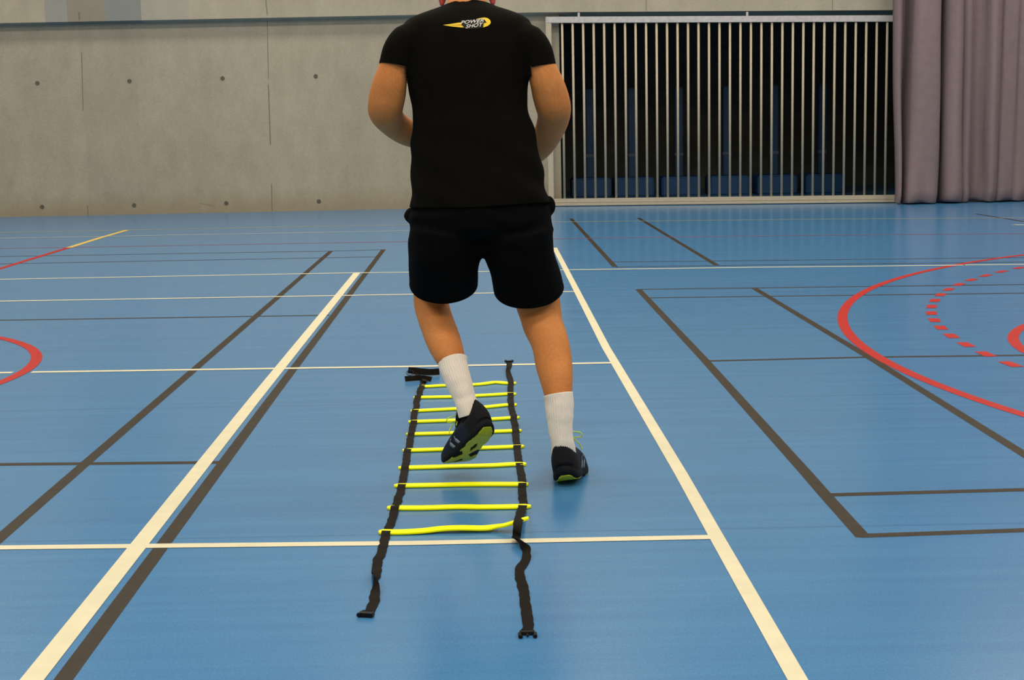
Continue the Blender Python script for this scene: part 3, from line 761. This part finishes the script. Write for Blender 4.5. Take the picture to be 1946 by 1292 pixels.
# ---- trainers
def interp(tab, u):
    for (a, fa), (b_, fb) in zip(tab, tab[1:]):
        if u <= b_: t = (u-a)/(b_-a); t = t*t*(3-2*t) if 0 else t; return fa+(fb-fa)*t
    return tab[-1][1]
WT = [(0, 0), (.012, .013), (.04, .023), (.09, .030), (.16, .0345), (.28, .036), (.4, .035), (.52, .038), (.64, .045), (.74, .0475), (.84, .044), (.91, .036), (.96, .026), (.985, .016), (1, 0)]
SL = .285
def shoe(origin, a, u, side, flex=0., width=1.0, sc=1.0, bow=1, hs=1.0, hb=.052):
    """origin: underside at the back of the heel; a: heel->toe, u: sole->ankle, side: +1 if the outer side is local +x"""
    a = a.normalized(); u = (u-a*u.dot(a)).normalized(); xx = a.cross(u)
    def W(x, y, z):
        if y > .18: z += flex*(y-.18)**2*6
        if y < .045: z += (.045-y)**2*9.0*(1 if z < .03 else .4)
        return origin+(xx*x+a*y+u*z*hs)*sc
    NT_, NS = 72, 16
    def out(t, infl=0.):
        y = SL/2*(1-math.cos(t)); s = 1 if t < PI else -1
        wv = interp(WT, y/SL)*width*s
        # curved last: toes drift to the inner side
        bend = -side*.010*max(0, (y/SL-.45)/.55)**1.5
        c = Vector((wv+bend, y, 0))
        if infl:
            c = Vector(((wv)*(1+infl/.045)+bend, SL/2+(y-SL/2)*(1+infl/.14), 0))
        return c
    def upper(t, s):
        P = out(t); P.z = .018
        al = t
        hx = math.cos(al)                        # +1 heel, -1 toe side
        back = max(0, hx); front = max(0, -hx)
        C = Vector((.033*math.sin(al), .070-.048*hx, .066+hb*back**4+.034*front**2.2))
        hc = .060+.012*back-.002*front
        if hx > -.2: Q = Vector((P.x*1.12, P.y-.010*back, hc))
        else: Q = Vector((P.x*1.0, P.y-.012*front, hc+.004))
        if front > 0: Q.x *= (1-.05*front)
        return P*(1-s)**2+Q*2*s*(1-s)+C*s*s
    b = bmesh.new(); grid = []
    for i in range(NT_):
        t = 2*PI*i/NT_; col_ = []
        for j in range(NS+1):
            p = upper(t, j/NS); col_.append(b.verts.new(W(p.x, p.y, p.z)))
        p = upper(t, 1); cc = Vector((0, .072, p.z-.004)); q = p+(cc-p)*.14; col_.append(b.verts.new(W(q.x, q.y, q.z)))
        q = p+(cc-p)*.10; col_.append(b.verts.new(W(q.x, q.y, q.z-.03)))
        grid.append(col_)
    for i in range(NT_):
        A, B = grid[i], grid[(i+1) % NT_]
        for j in range(NS+2):
            f = b.faces.new((A[j], B[j], B[j+1], A[j+1]))
            t = (i+.5)/NT_*2*PI
            y = upper(t, (j+.5)/NS).y if j < NS else 0
            f.material_index = 1 if (y < .060 or y > .262 or j >= NS-1) else 0
    bmesh.ops.recalc_face_normals(b, faces=b.faces)
    root = Lc(mk('trainer', b, [M_shoe, M_shoeb], smooth=True))
    # midsole
    b = bmesh.new(); rings = []
    for z, inf in ((.020, -.001), (.016, .0008), (.008, .0018), (.0015, .001), (0, -.001)):
        rings.append([b.verts.new(W(*(lambda c: (c.x, c.y, z))(out(2*PI*i/NT_, inf)))) for i in range(NT_)])
    for A, B in zip(rings, rings[1:]):
        for i in range(NT_): b.faces.new((A[i], A[(i+1) % NT_], B[(i+1) % NT_], B[i]))
    # bottom as strips, so that it follows the flex
    def strips(bb, ring, mi=0):
        n2 = NT_//2
        for i in range(n2):
            q = [ring[i], ring[i+1], ring[(NT_-i-1) % NT_], ring[(NT_-i) % NT_]]
            q2 = []
            for v in q:
                if v not in q2: q2.append(v)
            if len(q2) > 2: bb.faces.new(q2).material_index = mi
    strips(b, rings[-1]); strips(b, rings[0])
    bmesh.ops.recalc_face_normals(b, faces=b.faces)
    ms = sub2(mk('sole', b, M_sole, smooth=True), root)
    # lime tread: heel pad and forefoot pad joined by a web, dark diamonds between
    def inpoly(p, poly_):
        c = False; j = len(poly_)-1
        for i in range(len(poly_)):
            if (poly_[i][1] > p[1]) != (poly_[j][1] > p[1]) and p[0] < (poly_[j][0]-poly_[i][0])*(p[1]-poly_[i][1])/(poly_[j][1]-poly_[i][1])+poly_[i][0]: c = not c
            j = i
        return c
    b = bmesh.new(); NY, NX = 90, 30; vv = {}
    holes = [[(.0, .085), (.012, .115), (.004, .150), (-.006, .118)], [(-.030, .135), (-.012, .165), (-.034, .185), (-.055, .160)], [(.028, .135), (.010, .168), (.030, .190), (.055, .165)], [(.0, .195), (.016, .22), (.0, .245), (-.016, .22)]]
    def ok(x, y):
        hw = interp(WT, y/SL)*width
        if y < .007 or y > .262: return False
        edge = .0035 if y > .05 else .007
        bend = -side*.010*max(0, (y/SL-.45)/.55)**1.5
        if abs(x-bend) > hw-edge*(.6 if y > .18 else 1): return False
        return not any(inpoly((x, y), h) for h in holes)
    for i in range(NY):
        for j in range(NX):
            y0, y1 = i/NY*SL, (i+1)/NY*SL; x0, x1 = -.055+j/NX*.11, -.055+(j+1)/NX*.11
            if ok((x0+x1)/2, (y0+y1)/2):
                q = []
                for (x, y) in ((x0, y0), (x1, y0), (x1, y1), (x0, y1)):
                    kk = (round(x, 5), round(y, 5))
                    if kk not in vv: vv[kk] = b.verts.new(W(x, y, -.0022))
                    q.append(vv[kk])
                b.faces.new(q)
    bmesh.ops.smooth_vert(b, verts=[v for v in b.verts if v.is_boundary], factor=.5, use_axis_x=True, use_axis_y=True, use_axis_z=True)
    bmesh.ops.smooth_vert(b, verts=[v for v in b.verts if v.is_boundary], factor=.5, use_axis_x=True, use_axis_y=True, use_axis_z=True)
    o = sub2(mk('tread', b, M_green), ms if False else root); o['label'] = 'lime green rubber tread'
    m = o.modifiers.new('t', 'SOLIDIFY'); m.thickness = .003; m.offset = 0
    # grey trim stripes on both flanks
    for sd in (1, -1):
        for k, (y0, y1) in enumerate(((.120, .148), (.150, .176))):
            b = bmesh.new(); g2 = []
            for q in range(9):
                s = .0+.46*q/8; wdt = (.0060 if q < 5 else .0022)
                for_ = []
                for e in (-1, 1):
                    yy = y0+(y1-y0)*q/8+e*wdt
                    tt = math.acos(max(-1, min(1, 1-2*yy/SL)));  tt = tt if sd > 0 else 2*PI-tt
                    p = upper(tt, s); p2 = upper(tt, s+.01); nn = Vector((sd, 0, .45)).normalized()
                    for_.append(b.verts.new(W(p.x+nn.x*.0012, p.y, p.z+nn.z*.0012)))
                g2.append(for_)
            for A, B in zip(g2, g2[1:]): b.faces.new((A[0], A[1], B[1], B[0]))
            o = sub2(mk('side_stripe', b, M_silver, smooth=True), root)
            m = o.modifiers.new('t', 'SOLIDIFY'); m.thickness = .0012; m.offset = 0
    # tongue
    b = bmesh.new(); tube(b, [(W(0, .175, .068), .018, .004), (W(0, .145, .088), .022, .005), (W(0, .122, .108), .025, .005), (W(0, .110, .128), .021, .004)], 14, ref=xx)
    sub2(mk('tongue', b, M_shoeb, smooth=True), root)
    # laces across the throat, with a bow
    def cord(pts, r, name, m_):
        bb = bmesh.new(); tube(bb, [(W(*p), r, r) for p in spline(pts, 5)], 8, ref=u); return sub2(mk(name, bb, m_, smooth=True), root)
    for k in range(5):
        y = .128+k*.014; z = .104-k*.0085
        cord([(-.024, y+.003, z-.018), (-.014, y, z+.0), (0, y-.002, z+.004), (.014, y, z+.0), (.024, y+.003, z-.018)], .0018, 'lace', M_silver if k > 0 else M_lace)
    for s in (bow,):
        cord([(0, .124, .108), (s*.022, .120, .116), (s*.048, .122, .112), (s*.055, .128, .104), (s*.046, .132, .099), (s*.020, .128, .102), (0, .126, .108)], .0019, 'lace', M_lace)
        cord([(0, .125, .108), (s*.022, .138, .100), (s*.040, .148, .082), (s*.046, .15, .066)], .0018, 'lace', M_lace)
    return root
# image-space helper directions at the feet
def idir(r, up_, toward): return (RT*r+UP*up_-FW*toward)
sl = shoe(at(930, 815, 4.76), idir(-.45, -.50, -.74), idir(-.30, .866, -.40), -1, flex=.5, sc=1.04, width=1.08, bow=-1, hs=.94)
sl['label'] = 'navy trainer in the air with its lime tread showing'
sr = shoe(at(1074.5, 912, 4.73), Vector((.15, .965, -.16)), Vector((-.12, .16, .98)), 1, flex=.8, sc=1.07, width=1.12, bow=1, hs=1.15, hb=.062)
sr['label'] = 'navy trainer standing on the floor'
